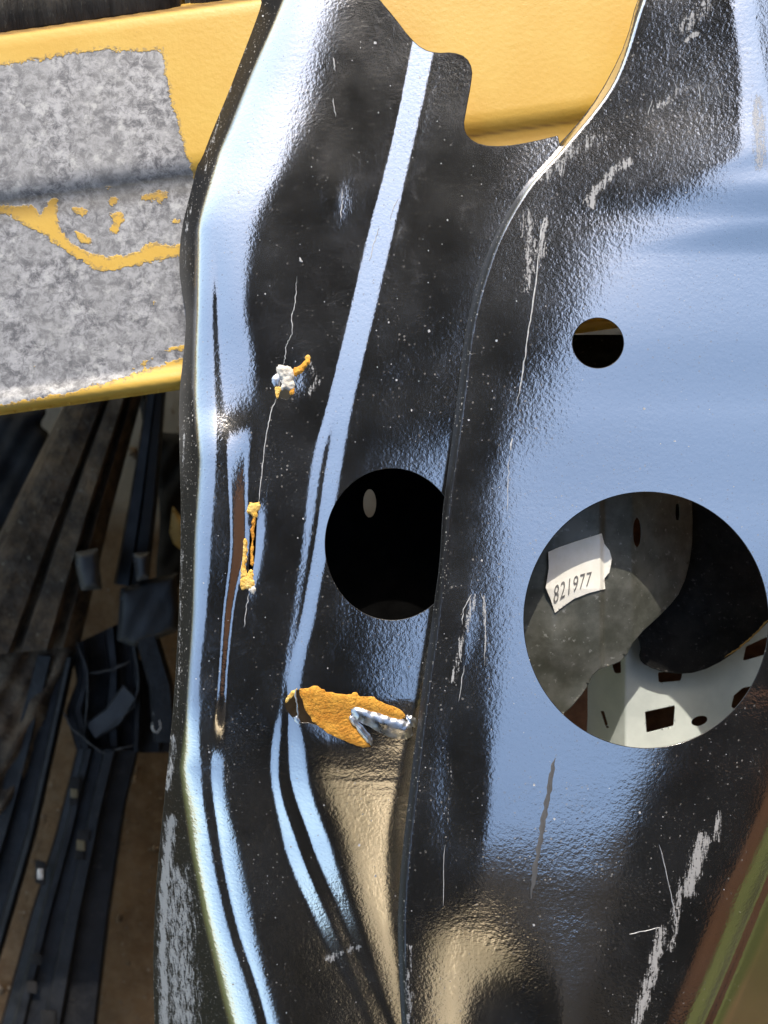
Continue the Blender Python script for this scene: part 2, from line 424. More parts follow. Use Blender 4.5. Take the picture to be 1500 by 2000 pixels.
obj('roof', box_mesh('roof', (1.62, -1.57, .503), (2.3, 3.1, 1.95)), M['tiles'], added_block)

# ------------------------------------------------------------------ yellow beam and plank deck
SL = -0.1416
def beam_v(x, y): return y - (70 + SL * x)
def beam_z(x, y):
    v = beam_v(x, y)
    pr = np.interp(v, [-12, -6, 0, 6, 20, 285, 300, 312, 322, 332, 345, 360, 690, 698, 704, 712, 720, 728, 736, 741],
                      [-12, -4, -1.2, -.4, 0, 0, -.5, -1.6, -2.9, -4, -4.7, -4.9, -5.2, -4.6, -3.2, -2.3, -2.1, -3.1, -6, -12])
    return -16.0 + pr
PEEL = [(-260, 160), (0, 128), (60, 121), (120, 108), (200, 97), (290, 100), (318, 97), (325, 150), (340, 215), (352, 262), (362, 300), (378, 335),
        (400, 420), (420, 640), (420, 668), (330, 708), (250, 735), (150, 762), (0, 790), (-260, 828)]
YEL = [[(-40, 398), (30, 402), (62, 400), (78, 418), (95, 392), (112, 388), (113, 425), (122, 452), (137, 474), (160, 488), (184, 498), (215, 500), (262, 494), (285, 478), (312, 472), (330, 480), (360, 474),
        (355, 500), (300, 512), (250, 523), (215, 528), (190, 528), (150, 505), (100, 470), (60, 445), (20, 424), (-40, 408)],
       [(272, 382), (300, 374), (332, 375), (326, 388), (312, 402), (300, 392), (280, 390)],
       [(208, 390), (222, 384), (232, 392), (224, 402), (212, 398)], [(140, 408), (160, 404), (172, 414), (162, 426), (146, 420)],
       [(212, 418), (236, 412), (242, 430), (228, 455), (210, 454), (220, 436)], [(146, 452), (168, 458), (180, 470), (176, 482), (160, 476)],
       [(205, 364), (216, 364), (214, 372)], [(335, 425), (352, 430), (350, 440), (338, 438)],
       [(312, 688), (330, 678), (350, 674), (380, 672), (380, 680), (330, 686)], [(252, 722), (280, 706), (298, 698), (292, 706), (258, 724)],
       [(62, 712), (70, 711), (68, 718)], [(298, 588), (303, 590), (302, 598)]]
def peel_at(x, y):
    d = -poly_sdf(x, y, PEEL)
    for P in YEL: d = np.minimum(d, poly_sdf(x, y, P) + .5)
    return np.clip(d, -40, 40)
def shade_edge_at(x, y):
    v = beam_v(x, y)
    g1 = np.exp(-((v - 345) / 26) ** 2) * .42 + np.exp(-((v + 4) / 5) ** 2) * 1.0 + np.exp(-((v - 326) / 3) ** 2) * .45  # shade painted along the step, plus the maroon top edge line
    return np.clip(g1, 0, 1)
bm = sheet('steel_beam', -700, 2100, -260, 920, 5, beam_z, lambda x, y: np.maximum(-(beam_v(x, y) + 10), beam_v(x, y) - 740) * .99, M['beam'], None, 30,
           {'peel': peel_at, 'grime': shade_edge_at})
tag(bm, 'yellow painted steel beam with paint peeled to grey zinc', 'beam')

deck = thing('plank_deck', 'dark weathered wooden planks edging the yellow beam', 'deck')
ang = math.atan(-SL)
pw = 0.117
for i in range(-5, 7):
    nx_, ny_ = 14, 60
    u = np.linspace(0, pw - .0022, nx_); v = np.linspace(0, 1.5, ny_)
    U, V = np.meshgrid(u, v)
    ed = np.minimum(U, pw - .0022 - U) / .004
    zz = -np.clip(1 - ed, 0, 1) ** 2 * .003 - np.clip(1 - V / .004, 0, 1) ** 2 * .003 + .0006 * np.sin(U * 190 + i) + rng.normal(0, .0002, U.shape)
    co = np.stack([U, V, zz], -1).reshape(-1, 3)
    ii = np.arange(nx_ * ny_).reshape(ny_, nx_)
    q = np.stack([ii[:-1, :-1], ii[:-1, 1:], ii[1:, 1:], ii[1:, :-1]], -1).reshape(-1, 4)
    # underside and near end
    lo = co.copy(); lo[:, 2] = -.024; N = len(co)
    q = np.concatenate([q, (q + N)[:, ::-1]])
    brd = [ii[0, :], ii[:, -1], ii[-1, ::-1], ii[::-1, 0]]
    rim = []
    for b_ in brd:
        for a_, c_ in zip(b_[:-1], b_[1:]): rim.append((a_ , a_ + N, c_ + N, c_))
    q = np.concatenate([q, np.array(rim)])
    p = obj('plank', mesh_np('plank', np.concatenate([co, lo]), q), M['wood'], deck)
    x_, y_, z_ = W(368 + i * (pw / K / 1.03), 70 + SL * (368 + i * (pw / K / 1.03)) - 14, -.018)
    p.location = (float(x_), float(y_), -.018 + .0008 * ((i * 37) % 5 - 2)); p.rotation_euler[2] = ang

# ------------------------------------------------------------------ black body panel: left sheet
A_rows = []
def rowA(y, ed, st, srs, pm, ws=.95):
    (e, w1, b1, b2, g1, g2, c1, c2, f1), (sb1, sb2, sg, sc1, sc2) = ed
    p0, p1, p2, m1, m2, q1, q2, r0 = st; sp, sm, sq = pm
    A_rows.append((y, [(e - 60, ws * 1.3), (e, ws * 1.25), (w1, ws), (b1, sb1), (b2, sb2), (g1, sg), (g2, sg), (c1, sc1), (c2, sc2), (f1, 0), (f1 + 25, 0),
                       (p0, 0), (p1, sp), (p2, sp), (m1, sm), (m2, sm), (q1, sq), (q2, sq), (r0, 0), (r0 + 42, srs), (1160, srs)]))
up = (.5, .2, .175, .15, .115)
rowA(-160, ((530, 590, 604, 650, 662, 670, 685, 705, 750), up), (840, 846, 852, 854, 856, 860, 880, 890), 0, (.3, .3, .3))
rowA(0,    ((490, 545, 558, 602, 614, 622, 637, 665, 735), up), (815, 822, 832, 835, 838, 842, 862, 872), 0, (.3, .3, .3))
rowA(150,  ((445, 480, 492, 560, 572, 580, 596, 625, 700), up), (788, 796, 807, 810, 814, 817, 832, 843), .05, (.3, .3, .3))
rowA(300,  ((395, 420, 432, 498, 506, 512, 526, 552, 610), up), (755, 763, 773, 776, 780, 783, 798, 810), .07, (.3, .3, .3))
rowA(450,  ((357, 384, 394, 412, 416, 421, 428, 480, 520), (.5, .28, .24, .22, .11)), (716, 724, 735, 738, 742, 745, 763, 775), .06, (.3, .3, .3))
rowA(600,  ((362, 384, 391, 411, 415, 424, 430, 470, 492), (.5, .2, 0, .35, .12)), (682, 689, 700, 703, 707, 710, 728, 740), .05, (.3, .3, .3))
rowA(700,  ((355, 380, 388, 413, 418, 428, 435, 482, 507), (.5, .2, 0, .24, .11)), (657, 665, 675, 679, 683, 687, 704, 716), .02, (.3, .29, .3))
rowA(790,  ((351, 378, 388, 416, 421, 432, 440, 488, 512), (.5, .18, 0, .08, .03)), (635, 643, 653, 657, 661, 665, 683, 696), .015, (.3, .28, .3))
rowA(900,  ((352, 386, 394, 419, 423, 440, 448, 476, 490), (.5, .14, 0, -.38, -.5)), (606, 613, 628, 631, 637, 640, 660, 676), -.035, (.22, .0, .3))
rowA(1050, ((355, 377, 385, 410, 414, 448, 455, 474, 481), (.5, .12, 0, -.62, -.75)), (586, 594, 607, 610, 616, 619, 636, 650), -.05, (.14, .0, .3))
rowA(1200, ((351, 373, 380, 399, 403, 434, 440, 450, 456), (.5, .12, 0, -.65, -.75)), (566, 573, 583, 586, 589, 592, 606, 622), -.06, (.12, .0, .3))
rowA(1350, ((341, 363, 370, 387, 391, 424, 429, 437, 443), (.5, .12, 0, -.62, -.7)), (545, 552, 557, 559, 561, 564, 576, 592), -.06, (.12, .0, .3))
rowA(1500, ((328, 352, 363, 390, 394, 411, 416, 432, 441), (.5, .15, 0, .25, .14)), (526, 532, 541, 545, 563, 567, 592, 605), -.09, (.3, .0, .3))
rowA(1650, ((312, 374, 380, 410, 413, 428, 432, 462, 475), (.5, .2, 0, .4, .14)), (550, 558, 580, 584, 606, 610, 640, 655), -.09, (.3, .0, .3))
rowA(1800, ((302, 402, 409, 441, 444, 459, 463, 492, 506), (.5, .2, 0, .4, .14)), (610, 618, 644, 648, 668, 672, 692, 705), -.08, (.3, .0, .3))
rowA(1950, ((301, 438, 445, 490, 493, 506, 510, 535, 550), (.5, .2, 0, .4, .14)), (690, 698, 706, 710, 735, 738, 746, 754), -.06, (.06, .0, .12))
rowA(2180, ((308, 500, 506, 548, 552, 564, 568, 592, 606), (.5, .2, 0, .4, .14)), (790, 796, 806, 810, 835, 838, 846, 854), -.06, (.05, .0, .1))
def gs(x, y, cx, cy, sx, sy, rot=0):
    c, s = math.cos(rot), math.sin(rot); u = (x - cx) * c + (y - cy) * s; v = -(x - cx) * s + (y - cy) * c
    return np.exp(-(u / sx) ** 2 - (v / sy) ** 2)
def A_extra(x, y):
    z = .62 * gs(x, y, 650, 388, 27, 50, .12)                       # raised dimple
    z += -1.0 * gs(x, y, 562, 745, 30, 42, .2) - .12 * gs(x, y, 470, 765, 45, 40)
    z += -.9 * gs(x, y, 492, 1070, 14, 80, .12)
    z += -2.2 * gs(x, y, 640, 1400, 75, 40, .3)
    z += .25 * gs(x, y, 742, 720, 40, 30) + .3 * np.sin(x / 70 + y / 130) * np.sin(y / 95) 
    return z
zA = Relief(A_rows, [(-160, 790), (0, 765), (300, 660), (600, 590), (900, 545), (1200, 510), (1350, 490), (1500, 480), (1650, 510), (1800, 560), (2000, 620), (2180, 680)],
            [(-160, 1.5), (0, 1.0), (300, 0), (900, 0), (1200, 0), (1350, -.8), (1500, -9), (1650, -21), (1800, -31), (2000, -41), (2180, -49)],
            180, 1170, -160, 2180, 3.0, A_extra)
A_left = [(535, -160), (490, 0), (470, 60), (450, 120), (430, 190), (410, 250), (390, 310), (370, 390), (355, 450), (350, 520), (358, 580), (366, 620), (359, 700), (350, 780), (352, 900), (355, 1000),
          (352, 1150), (345, 1300), (338, 1400), (328, 1500), (318, 1600), (308, 1700), (302, 1800), (300, 1900), (303, 2000), (310, 2170)]
A_right = [(900, 2170), (905, 1600), (945, 1200), (965, 900), (1010, 600), (1065, 400), (1105, 262), (1040, 278), (985, 287), (940, 285), (914, 270), (904, 248), (910, 212), (919, 165), (922, 135), (910, 112),
           (885, 103), (852, 105), (825, 97), (800, 75), (770, 35), (740, 0), (620, -160)]
A_poly = smooth_poly(A_left + A_right, 1)
TEAR = smooth_poly([(551, 1378), (562, 1362), (582, 1344), (600, 1352), (660, 1372), (700, 1420), (660, 1436), (610, 1412), (580, 1412)], 1)
def A_sdf(x, y):
    f = poly_sdf(x, y, A_poly)
    f = np.maximum(f, -ell_sdf(x, y, 766, 1063, 132, 149))
    f = np.maximum(f, -poly_sdf(x, y, TEAR))
    f = np.maximum(f, -poly_sdf(x, y, [(542, 762), (566, 758), (574, 772), (560, 782), (546, 776)]))
    f = np.maximum(f, -poly_sdf(x, y, [(498, 975), (504, 978), (499, 1080), (490, 1145), (484, 1140), (487, 1050)]))
    return f
def A_scuff(x, y):
    s = .95 * np.clip(1 - line_dist(x, y, [(335, 1600), (322, 1720), (318, 1850), (322, 2000), (330, 2170)]) / 22, 0, 1)
    s = np.maximum(s, .66 * np.clip(1.3 - 1.3 * line_dist(x, y, [(345, 1720), (352, 1900), (375, 2170)]) / 62, 0, 1))
    s = np.maximum(s, .75 * np.clip(1 - line_dist(x, y, [(340, 1440), (328, 1540)]) / 14, 0, 1))
    s = np.maximum(s, .55 * np.clip(1 - line_dist(x, y, [(520, -40), (480, 70), (452, 150), (425, 240), (400, 330)]) / 14, 0, 1))
    s = np.maximum(s, .5 * np.clip(1 - line_dist(x, y, [(372, 400), (362, 460), (360, 520)]) / 9, 0, 1))
    s = np.maximum(s, .5 * np.clip(1 - line_dist(x, y, [(360, 830), (357, 1000), (352, 1250), (345, 1400)]) / 12, 0, 1))
    s = np.maximum(s, .7 * np.clip(1 - line_dist(x, y, [(640, 1872), (672, 1858), (700, 1850)]) / 20, 0, 1))
    s = np.maximum(s, .45 * np.clip(1 - line_dist(x, y, [(430, 1430), (455, 1560)]) / 26, 0, 1))
    s = np.maximum(s, .65 * np.clip(1 - line_dist(x, y, [(600, 700), (622, 745), (600, 770)]) / 18, 0, 1))
    return s
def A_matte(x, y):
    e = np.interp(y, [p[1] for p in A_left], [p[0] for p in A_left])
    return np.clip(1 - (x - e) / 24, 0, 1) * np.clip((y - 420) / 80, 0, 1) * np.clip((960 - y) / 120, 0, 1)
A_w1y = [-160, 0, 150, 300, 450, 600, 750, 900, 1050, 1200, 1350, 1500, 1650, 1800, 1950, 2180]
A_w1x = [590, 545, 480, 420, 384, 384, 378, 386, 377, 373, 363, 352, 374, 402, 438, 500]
def A_painted_dark(x, y):
    return np.clip((np.interp(y, A_w1y, A_w1x) + np.interp(y, [0, 250, 420, 620, 820, 900, 1400, 1550, 2000], [14, 16, 6, 2, 6, 11, 11, 4, 2]) - x) / 9, 0, 1)  # gloss swapped for flat black, painting in the side wall's dark reflection
panel = thing('car_body_panel', 'glossy black pressed steel car body section with round holes and orange filled tears', 'car part')
pA = sheet('lower_pressing', 250, 1130, -160, 2170, 3.0, zA, A_sdf, M['paint'], panel, 1.4, {'scuff': A_scuff, 'matte': A_matte, 'worn': A_painted_dark}, analytic=True)

# ------------------------------------------------------------------ upper plate
B_edge = [(1310, -160), (1245, 0), (1225, 80), (1192, 150), (1150, 218), (1100, 275), (1050, 325), (1010, 378), (975, 440), (950, 500), (925, 580), (910, 650), (898, 750), (885, 850), (872, 950), (865, 1000),
          (860, 1100), (850, 1170), (840, 1250), (825, 1350), (812, 1450), (800, 1550), (785, 1680), (778, 1780), (778, 1850), (785, 2000), (796, 2170)]
def ebx(y): return float(np.interp(y, [p[1] for p in B_edge], [p[0] for p in B_edge]))
B_rows = []
def rowB(y, roll, d1, sd1, d2, sd2, b1, sb1, b2, sb2, tail):
    e = ebx(y)
    B_rows.append((y, [(e - 40, 3.0), (e + 2, 2.6), (e + roll * .6 - 2, 2.0), (e + roll * .6 + 2, sd1 * 1.3), (d1, sd1), (d2, sd2), (b1, sb1), (b2, sb2)] + tail))
far = lambda b, s: [(b + 150, s), (b + 200, s), (b + 250, s), (b + 300, s), (b + 350, s), (b + 400, s), (b + 430, s), (b + 460, s), (b + 500, s)]
rowB(-160, 20, 1345, .16, 1425, .2, 1450, .0, 1475, -.12, far(1500, -.16))
rowB(0,    20, 1285, .15, 1425, .2, 1450, .0, 1475, -.12, far(1500, -.16))
rowB(150,  22, 1232, .13, 1440, .2, 1470, .0, 1500, -.12, far(1510, -.15))
rowB(290,  24, 1112, .11, 1440, .18, 1482, .0, 1520, -.07, far(1520, -.1))
rowB(360,  22, 1060, .09, 1300, .15, 1440, .11, 1520, .0, far(1520, -.05))
rowB(430,  21, 1010, .07, 1180, .10, 1400, .075, 1500, -.01, far(1500, -.05))
rowB(500,  19, 985, .07, 1035, .085, 1180, .075, 1360, .0, far(1400, -.05))
rowB(650,  17, 940, .09, 985, .09, 1100, .06, 1290, -.01, far(1400, -.05))
rowB(800,  16, 918, .10, 945, .07, 1000, .035, 1220, -.02, far(1400, -.05))
rowB(1000, 14, 888, .10, 915, .07, 1020, -.04, 1200, -.02, far(1400, -.06))
rowB(1200, 14, 868, .10, 915, .06, 1030, -.045, 1200, -.03, far(1400, -.10))
def tail(k1, k2, r1, r2, g):
    return [(k1, -.25), (k2 + 20, -.31), (r1 + 25, -.40), (r2, -.62), (r2 + 22, -.86), (r2 + 46, -1.0), (r2 + 58, -.3), (r2 + 72, -1.0), (r2 + 105, -2.4)]
rowB(1350, 15, 850, .08, 930, .04, 1005, -.05, 1240, -.06, tail(1440, 1530, 1575, 1620, 1650))
rowB(1500, 15, 830, .08, 945, .02, 974, -.06, 1200, -.08, tail(1345, 1445, 1490, 1530, 1560))
rowB(1600, 15, 820, .08, 940, .02, 968, -.06, 1175, -.09, tail(1295, 1400, 1450, 1492, 1525))
rowB(1700, 15, 808, .08, 915, .02, 965, -.06, 1150, -.09, tail(1255, 1350, 1405, 1452, 1488))
rowB(1800, 15, 800, .08, 890, .0, 960, -.06, 1120, -.09, tail(1215, 1300, 1355, 1410, 1442))
rowB(1900, 15, 800, .08, 880, .0, 950, -.06, 1100, -.09, tail(1185, 1265, 1310, 1368, 1402))
rowB(2000, 15, 806, .08, 880, .0, 950, -.06, 1080, -.09, tail(1150, 1228, 1268, 1325, 1362))
rowB(2180, 15, 820, .08, 880, .0, 940, -.06, 1040, -.09, tail(1095, 1165, 1200, 1250, 1285))
def B_extra(x, y):
    ys_ = np.arange(1600, 2201, 5.0); sl_ = np.interp(ys_, [1640, 1760, 1900, 2000], [0, .10, .24, .28])
    kz = np.concatenate([[0], np.cumsum(sl_[1:] * 5)]) * K * 1000
    z = -np.interp(y, ys_, kz) * (lambda t: t * t * (3 - 2 * t))(np.clip((1140 - x) / 255, 0, 1))
    z += -.9 * gs(x, y, 885, 1520, 40, 150, -.02) + .35 * gs(x, y, 905, 1240, 16, 90, .1)
    z += .25 * np.sin(x / 110 + 1) * np.sin(y / 140)
    return z
zB = Relief(B_rows, [(y, ebx(y) + 60) for y in (-160, 0, 80, 150, 218, 275, 325, 378, 440, 500, 580, 650, 750, 850, 1000, 1170, 1350, 1550, 1780, 2000, 2180)],
            [(-160, 26), (0, 22.5), (250, 15.5), (420, 13), (900, 13), (1350, 13), (2180, 12)], 690, 1760, -160, 2180, 3.0, B_extra)
B_poly = smooth_poly(B_edge + [(1740, 2170), (1740, -160)], 1)
def B_sdf(x, y):
    f = poly_sdf(x, y, B_poly)
    f = np.maximum(f, -ell_sdf(x, y, 1262, 1211, 240, 251))
    f = np.maximum(f, -ell_sdf(x, y, 1168, 670, 51, 50))
    return f
def B_painted_dark(x, y):
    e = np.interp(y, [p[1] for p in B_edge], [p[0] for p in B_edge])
    return np.clip((20 - (x - e)) / 7, 0, 1) * np.clip((y - 330) / 60, 0, 1)  # flat black painted over the bright sky line mirrored along this edge
def B_scuff_sheen(x, y):
    def L(P, r, a): return a * np.clip(1.25 * (1 - line_dist(x, y, P) / (r * 1.3)), 0, 1)
    s = L([(1030, 420), (1040, 520), (1025, 560)], 26, .62)
    for P, r, a in (([(1060, 345), (1120, 290), (1180, 270)], 26, .55), ([(1150, 390), (1200, 330), (1225, 318)], 16, .75), ([(1065, 430), (1058, 500)], 12, .75), ([(1330, 60), (1380, 10)], 28, .6),
                    ([(1340, 80), (1360, 65)], 9, .8), ([(1270, 225), (1330, 175)], 16, .6), ([(1100, 310), (1095, 340)], 10, .7), ([(1160, 370), (1155, 400)], 12, .9), ([(1480, 200), (1485, 320)], 22, .7),  # stroke down the far-right fold paints in its pale sky sheen
                    ([(1405, 1590), (1400, 1640)], 11, .75), ([(1370, 1640), (1345, 1740)], 24, .8), ([(1330, 1720), (1310, 1850)], 17, .62), ([(1290, 1820), (1270, 1920)], 20, .74), ([(1262, 1920), (1245, 2010), (1240, 2100)], 19, .78),
                    ([(925, 1165), (905, 1250), (885, 1330)], 12, .62), ([(945, 1165), (950, 1300)], 5, .6), ([(880, 1480), (870, 1600)], 22, .35), ([(800, 1850), (800, 2000)], 14, .55), ([(1000, 470), (985, 600)], 14, .3),
                    ([(1075, 1480), (1065, 1600), (1045, 1740)], 9, .0)):
        s = np.maximum(s, L(P, r, a))
    return s
pB = sheet('upper_plate', 760, 1740, -160, 2170, 3.0, zB, B_sdf, M['paint'], panel, 1.5, {'scuff': B_scuff_sheen, 'matte': lambda x, y: 0 * x, 'worn': B_painted_dark}, analytic=True)

sheet('rear_skin', 1060, 1300, 655, 800, 5, lambda x, y: -34 - np.clip((y - 690) / 20, 0, 1) * 8, lambda x, y: np.maximum(np.maximum(1060 - x, x - 1300), np.maximum(655 - y, y - 800)), M['pan'], panel, 1.2)
# cavity behind the left hole, with a small drilled hole in its floor
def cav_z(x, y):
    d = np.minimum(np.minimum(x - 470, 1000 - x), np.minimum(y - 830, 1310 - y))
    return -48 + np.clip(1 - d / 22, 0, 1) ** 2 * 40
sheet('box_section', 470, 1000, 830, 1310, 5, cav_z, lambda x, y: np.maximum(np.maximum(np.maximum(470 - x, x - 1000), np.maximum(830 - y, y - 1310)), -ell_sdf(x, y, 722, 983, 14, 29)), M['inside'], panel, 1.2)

# ------------------------------------------------------------------ what shows through the big hole
def wall_z(x, y):
    z = -8 - np.interp(x, [960, 1080, 1125, 1172, 1180, 1235, 1290, 1360, 1420], [2, 0, 2, 3, 6, 10, 20, 36, 44]) - np.clip(y - 1150, 0, 400) * .05
    z += 2.5 * gs(x, y, 1090, 1260, 40, 50) - 1.5 * gs(x, y, 1130, 1330, 26, 40, .6)
    return z
WALLP = smooth_poly([(960, 900), (1345, 900), (1352, 1000), (1350, 1080), (1332, 1150), (1300, 1190), (1240, 1245), (1218, 1288), (1190, 1300), (1160, 1310), (1145, 1345), (1105, 1392), (1060, 1420), (960, 1420)], 1)
sheet('inner_wall', 960, 1360, 900, 1420, 4, wall_z, lambda x, y: np.maximum(poly_sdf(x, y, WALLP), np.maximum(-ell_sdf(x, y, 1244, 1040, 8.5, 31), -ell_sdf(x, y, 1323, 1000, 5, 22))), M['innerwall'], panel, 1.0)
PANP = smooth_poly([(1250, 860), (1720, 860), (1720, 1080), (1560, 1150), (1480, 1235), (1420, 1285), (1365, 1312), (1310, 1316), (1262, 1300), (1248, 1285), (1254, 1262), (1240, 1230), (1260, 1180)], 1)
sheet('dark_pan', 1230, 1720, 860, 1330, 4, lambda x, y: -52 + 6 * gs(x, y, 1400, 1180, 120, 90) + np.clip((1100 - y) / 240, 0, 1) * 8, lambda x, y: poly_sdf(x, y, PANP), M['pan'], panel, 5)
def brk_z(x, y): return -62 - np.clip(1222 - x, 0, 100) * .35 + np.clip((y - 1400) / 100, 0, 1) * 2
BR = [(1128, 1190), (1680, 1190), (1680, 1540), (1128, 1540)]
SQ = [(1259, 1390), (1319, 1377), (1316, 1418), (1262, 1432)]
R1 = smooth_poly([(1436, 1346), (1492, 1334), (1476, 1372), (1424, 1392)], 1); R2 = [(1456, 1262), (1505, 1240), (1505, 1276), (1450, 1292)]
SLOT = [(1172, 1388), (1180, 1388), (1190, 1422), (1184, 1424)]
def brk_sdf(x, y):
    f = poly_sdf(x, y, BR)
    for P in (SQ, R1, R2, SLOT, [(1284, 1312), (1334, 1312), (1330, 1330), (1286, 1334)], [(1190, 1280), (1212, 1270), (1214, 1315), (1200, 1316)]): f = np.maximum(f, -poly_sdf(x, y, P))
    return np.maximum(f, -ell_sdf(x, y, 1366, 1408, 17, 10, -.3))
sheet('zinc_bracket', 1128, 1680, 1190, 1540, 3, brk_z, brk_sdf, M['galv'], panel, 3.0, chamfer=.8)
sheet('rusty_backing', 1000, 1700, 850, 1620, 20, lambda x, y: -88 + 0 * x, lambda x, y: np.maximum(np.maximum(1000 - x, x - 1700), np.maximum(850 - y, y - 1620)), M['rust'], panel, 1)
# paper sticker with its stamped number
STK = [(1071, 1078), (1092, 1069), (1130, 1056), (1175, 1042), (1180, 1062), (1190, 1075), (1195, 1092), (1190, 1118), (1180, 1130), (1182, 1150), (1150, 1158), (1120, 1170), (1095, 1188), (1084, 1197), (1076, 1172), (1066, 1148), (1072, 1110)]
def stk_z(x, y): return wall_z(x, y) + .8 + 1.6 * np.clip((1090 - x) / 20, 0, 1) ** 2 + 2.2 * np.clip((x - 1172) / 20, 0, 1) ** 2
stk = sheet('sticker', 1060, 1200, 1036, 1200, 2, stk_z, lambda x, y: poly_sdf(x, y, STK), M['paper'], panel, .25, chamfer=.3)
tag(stk, 'torn white paper sticker stamped 821977')
cu = bpy.data.curves.new('number', 'FONT'); cu.body = '821977'; cu.size = 1.0; cu.space_character = 1.12
to = bpy.data.objects.new('number_tmp', cu); C.objects.link(to)
bpy.context.view_layer.update()
tm = bpy.data.meshes.new_from_object(to.evaluated_get(bpy.context.evaluated_depsgraph_get()))
bpy.data.objects.remove(to)
import bmesh
bmm = bmesh.new(); bmm.from_mesh(tm); bmesh.ops.subdivide_edges(bmm, edges=bmm.edges[:], cuts=1); bmesh.ops.triangulate(bmm, faces=bmm.faces[:])
tv = np.array([v.co[:] for v in bmm.verts]); tt = np.array([[v.index for v in f.verts] for f in bmm.faces]); bmm.free()
wd = tv[:, 0].max()
fr = tv[:, 0] / wd
bx = 1080 + fr * 74 + tv[:, 1] * 3; base = 1181 - fr * 38 - 4 * np.sin(fr * 3)
by = base - tv[:, 1] * (52 - 14 * fr)
obj('stamped_number', mesh_np('stamped_number', np.stack(W(bx, by, (stk_z(bx, by) + .35) / 1000), 1), np.zeros((0, 4)), tris=tt, smooth=False), M['ink'], stk)

# ------------------------------------------------------------------ tears, filler, scratches on the sheet
def lump(name, P, base, h, mat, seed=0, round_=7.0, step=2.0, parent=panel, zf=None, rough=.3):
    h = h * .6; round_ = round_ * .6
    xs = [p[0] for p in P]; ys = [p[1] for p in P]; r = np.random.default_rng(seed)
    ph = r.uniform(0, 6, 8)
    zf = zf or zA
    P1 = smooth_poly(P, 2); P2 = [(p[0] + r.normal(0, .95), p[1] + r.normal(0, .95)) for p in P1]
    def z(x, y):
        d = -poly_sdf(x, y, P2)
        nz = sum(np.sin(x * k1 + y * k2 + ph[i] + 2 * np.sin(x * k2 * .5 - y * k1 * .4 + ph[i + 4])) * am for i, (k1, k2, am) in enumerate(((.11, .07, .8), (-.13, .21, .5), (.43, .24, .4), (.32, -.52, .4)))) * rough
        return zf(x, y) + base + h * (1 - np.exp(-np.clip(d, 0, 99) / round_)) + nz * np.clip(d / 4, 0, 1) * h * .4
    return sheet(name, min(xs) - 4, max(xs) + 4, min(ys) - 4, max(ys) + 4, step, z, lambda x, y: poly_sdf(x, y, P2), mat, parent, 1.6, chamfer=.6)

def ribbon(name, pts, wd, mat, zf, lift=.12, h=.1, parent=panel, sub=6):
    P = []
    for (a, b) in zip(pts[:-1], pts[1:]):
        for k in range(sub): P.append((a[0] + (b[0] - a[0]) * k / sub, a[1] + (b[1] - a[1]) * k / sub))
    P.append(pts[-1]); P = np.array(P, float); n_ = len(P)
    T = np.gradient(P, axis=0); T /= np.linalg.norm(T, axis=1)[:, None] + 1e-9; Nn = np.stack([-T[:, 1], T[:, 0]], 1)
    r = np.random.default_rng(n_ + int(pts[0][0]))
    P = P + Nn * r.normal(0, .35 * min(wd, 2), n_)[:, None]
    tt_ = np.linspace(0, 1, n_); ww = wd * .5 * np.clip(np.minimum(tt_, 1 - tt_) * 8, .15, 1) * r.uniform(.6, 1.2, n_)
    cols = []
    for s_, hz in ((-1, 0), (-.4, 1), (.4, 1), (1, 0)):
        q = P + Nn * (ww * s_)[:, None]
        cols.append(np.stack(W(q[:, 0], q[:, 1], (zf(q[:, 0], q[:, 1]) + (lift + h * hz if hz else -.15)) / 1000), 1))
    co = np.concatenate(cols); q = []
    for c in range(3):
        a = np.arange(n_ - 1) + c * n_; q.append(np.stack([a, a + n_, a + n_ + 1, a + 1], 1))
    return obj(name, mesh_np(name, co, np.concatenate(q)), mat, parent)

ribbon('chipped_edge', [(1415, 1284), (1440, 1268), (1462, 1250), (1482, 1230), (1505, 1205)], 4, M['ochre'], lambda x, y: -47 + 0 * x, 1, 1)
lump('filler', [(580, 1345), (600, 1346), (618, 1338), (628, 1348), (650, 1355), (682, 1359), (694, 1351), (704, 1364), (728, 1359), (744, 1374), (786, 1386), (793, 1406), (770, 1402), (722, 1388), (692, 1383), (681, 1398), (692, 1422), (712, 1440), (728, 1461),
                (700, 1457), (676, 1448), (645, 1434), (612, 1410), (597, 1385)], .3, 1.3, M['foam'], 1, 12)
lump('torn_metal', [(684, 1386), (696, 1380), (730, 1392), (770, 1403), (802, 1412), (806, 1434), (794, 1446), (764, 1440), (730, 1424), (704, 1412), (690, 1404)], 1.0, 3.4, M['bare'], 3, 12, rough=.06)
lump('torn_metal', [(682, 1394), (694, 1404), (716, 1432), (729, 1452), (722, 1456), (700, 1428), (684, 1408)], 1.2, 2.4, M['bare'], 4, 6, rough=.06)
lump('torn_metal', [(792, 1396), (812, 1402), (815, 1422), (800, 1416)], .5, 1.5, M['bare'], 5, 4)
lump('filler', [(561, 1360), (570, 1350), (582, 1343), (578, 1352), (566, 1366), (556, 1374)], .2, .8, M['foam2'], 6, 3)
ribbon('torn_lip', [(577, 1346), (580, 1375), (582, 1404)], 4.5, M['bare'], zA, .5, .6)
lump('torn_lip', [(571, 1402), (582, 1396), (588, 1412), (584, 1414)], .5, 1.0, M['bare'], 8, 4)
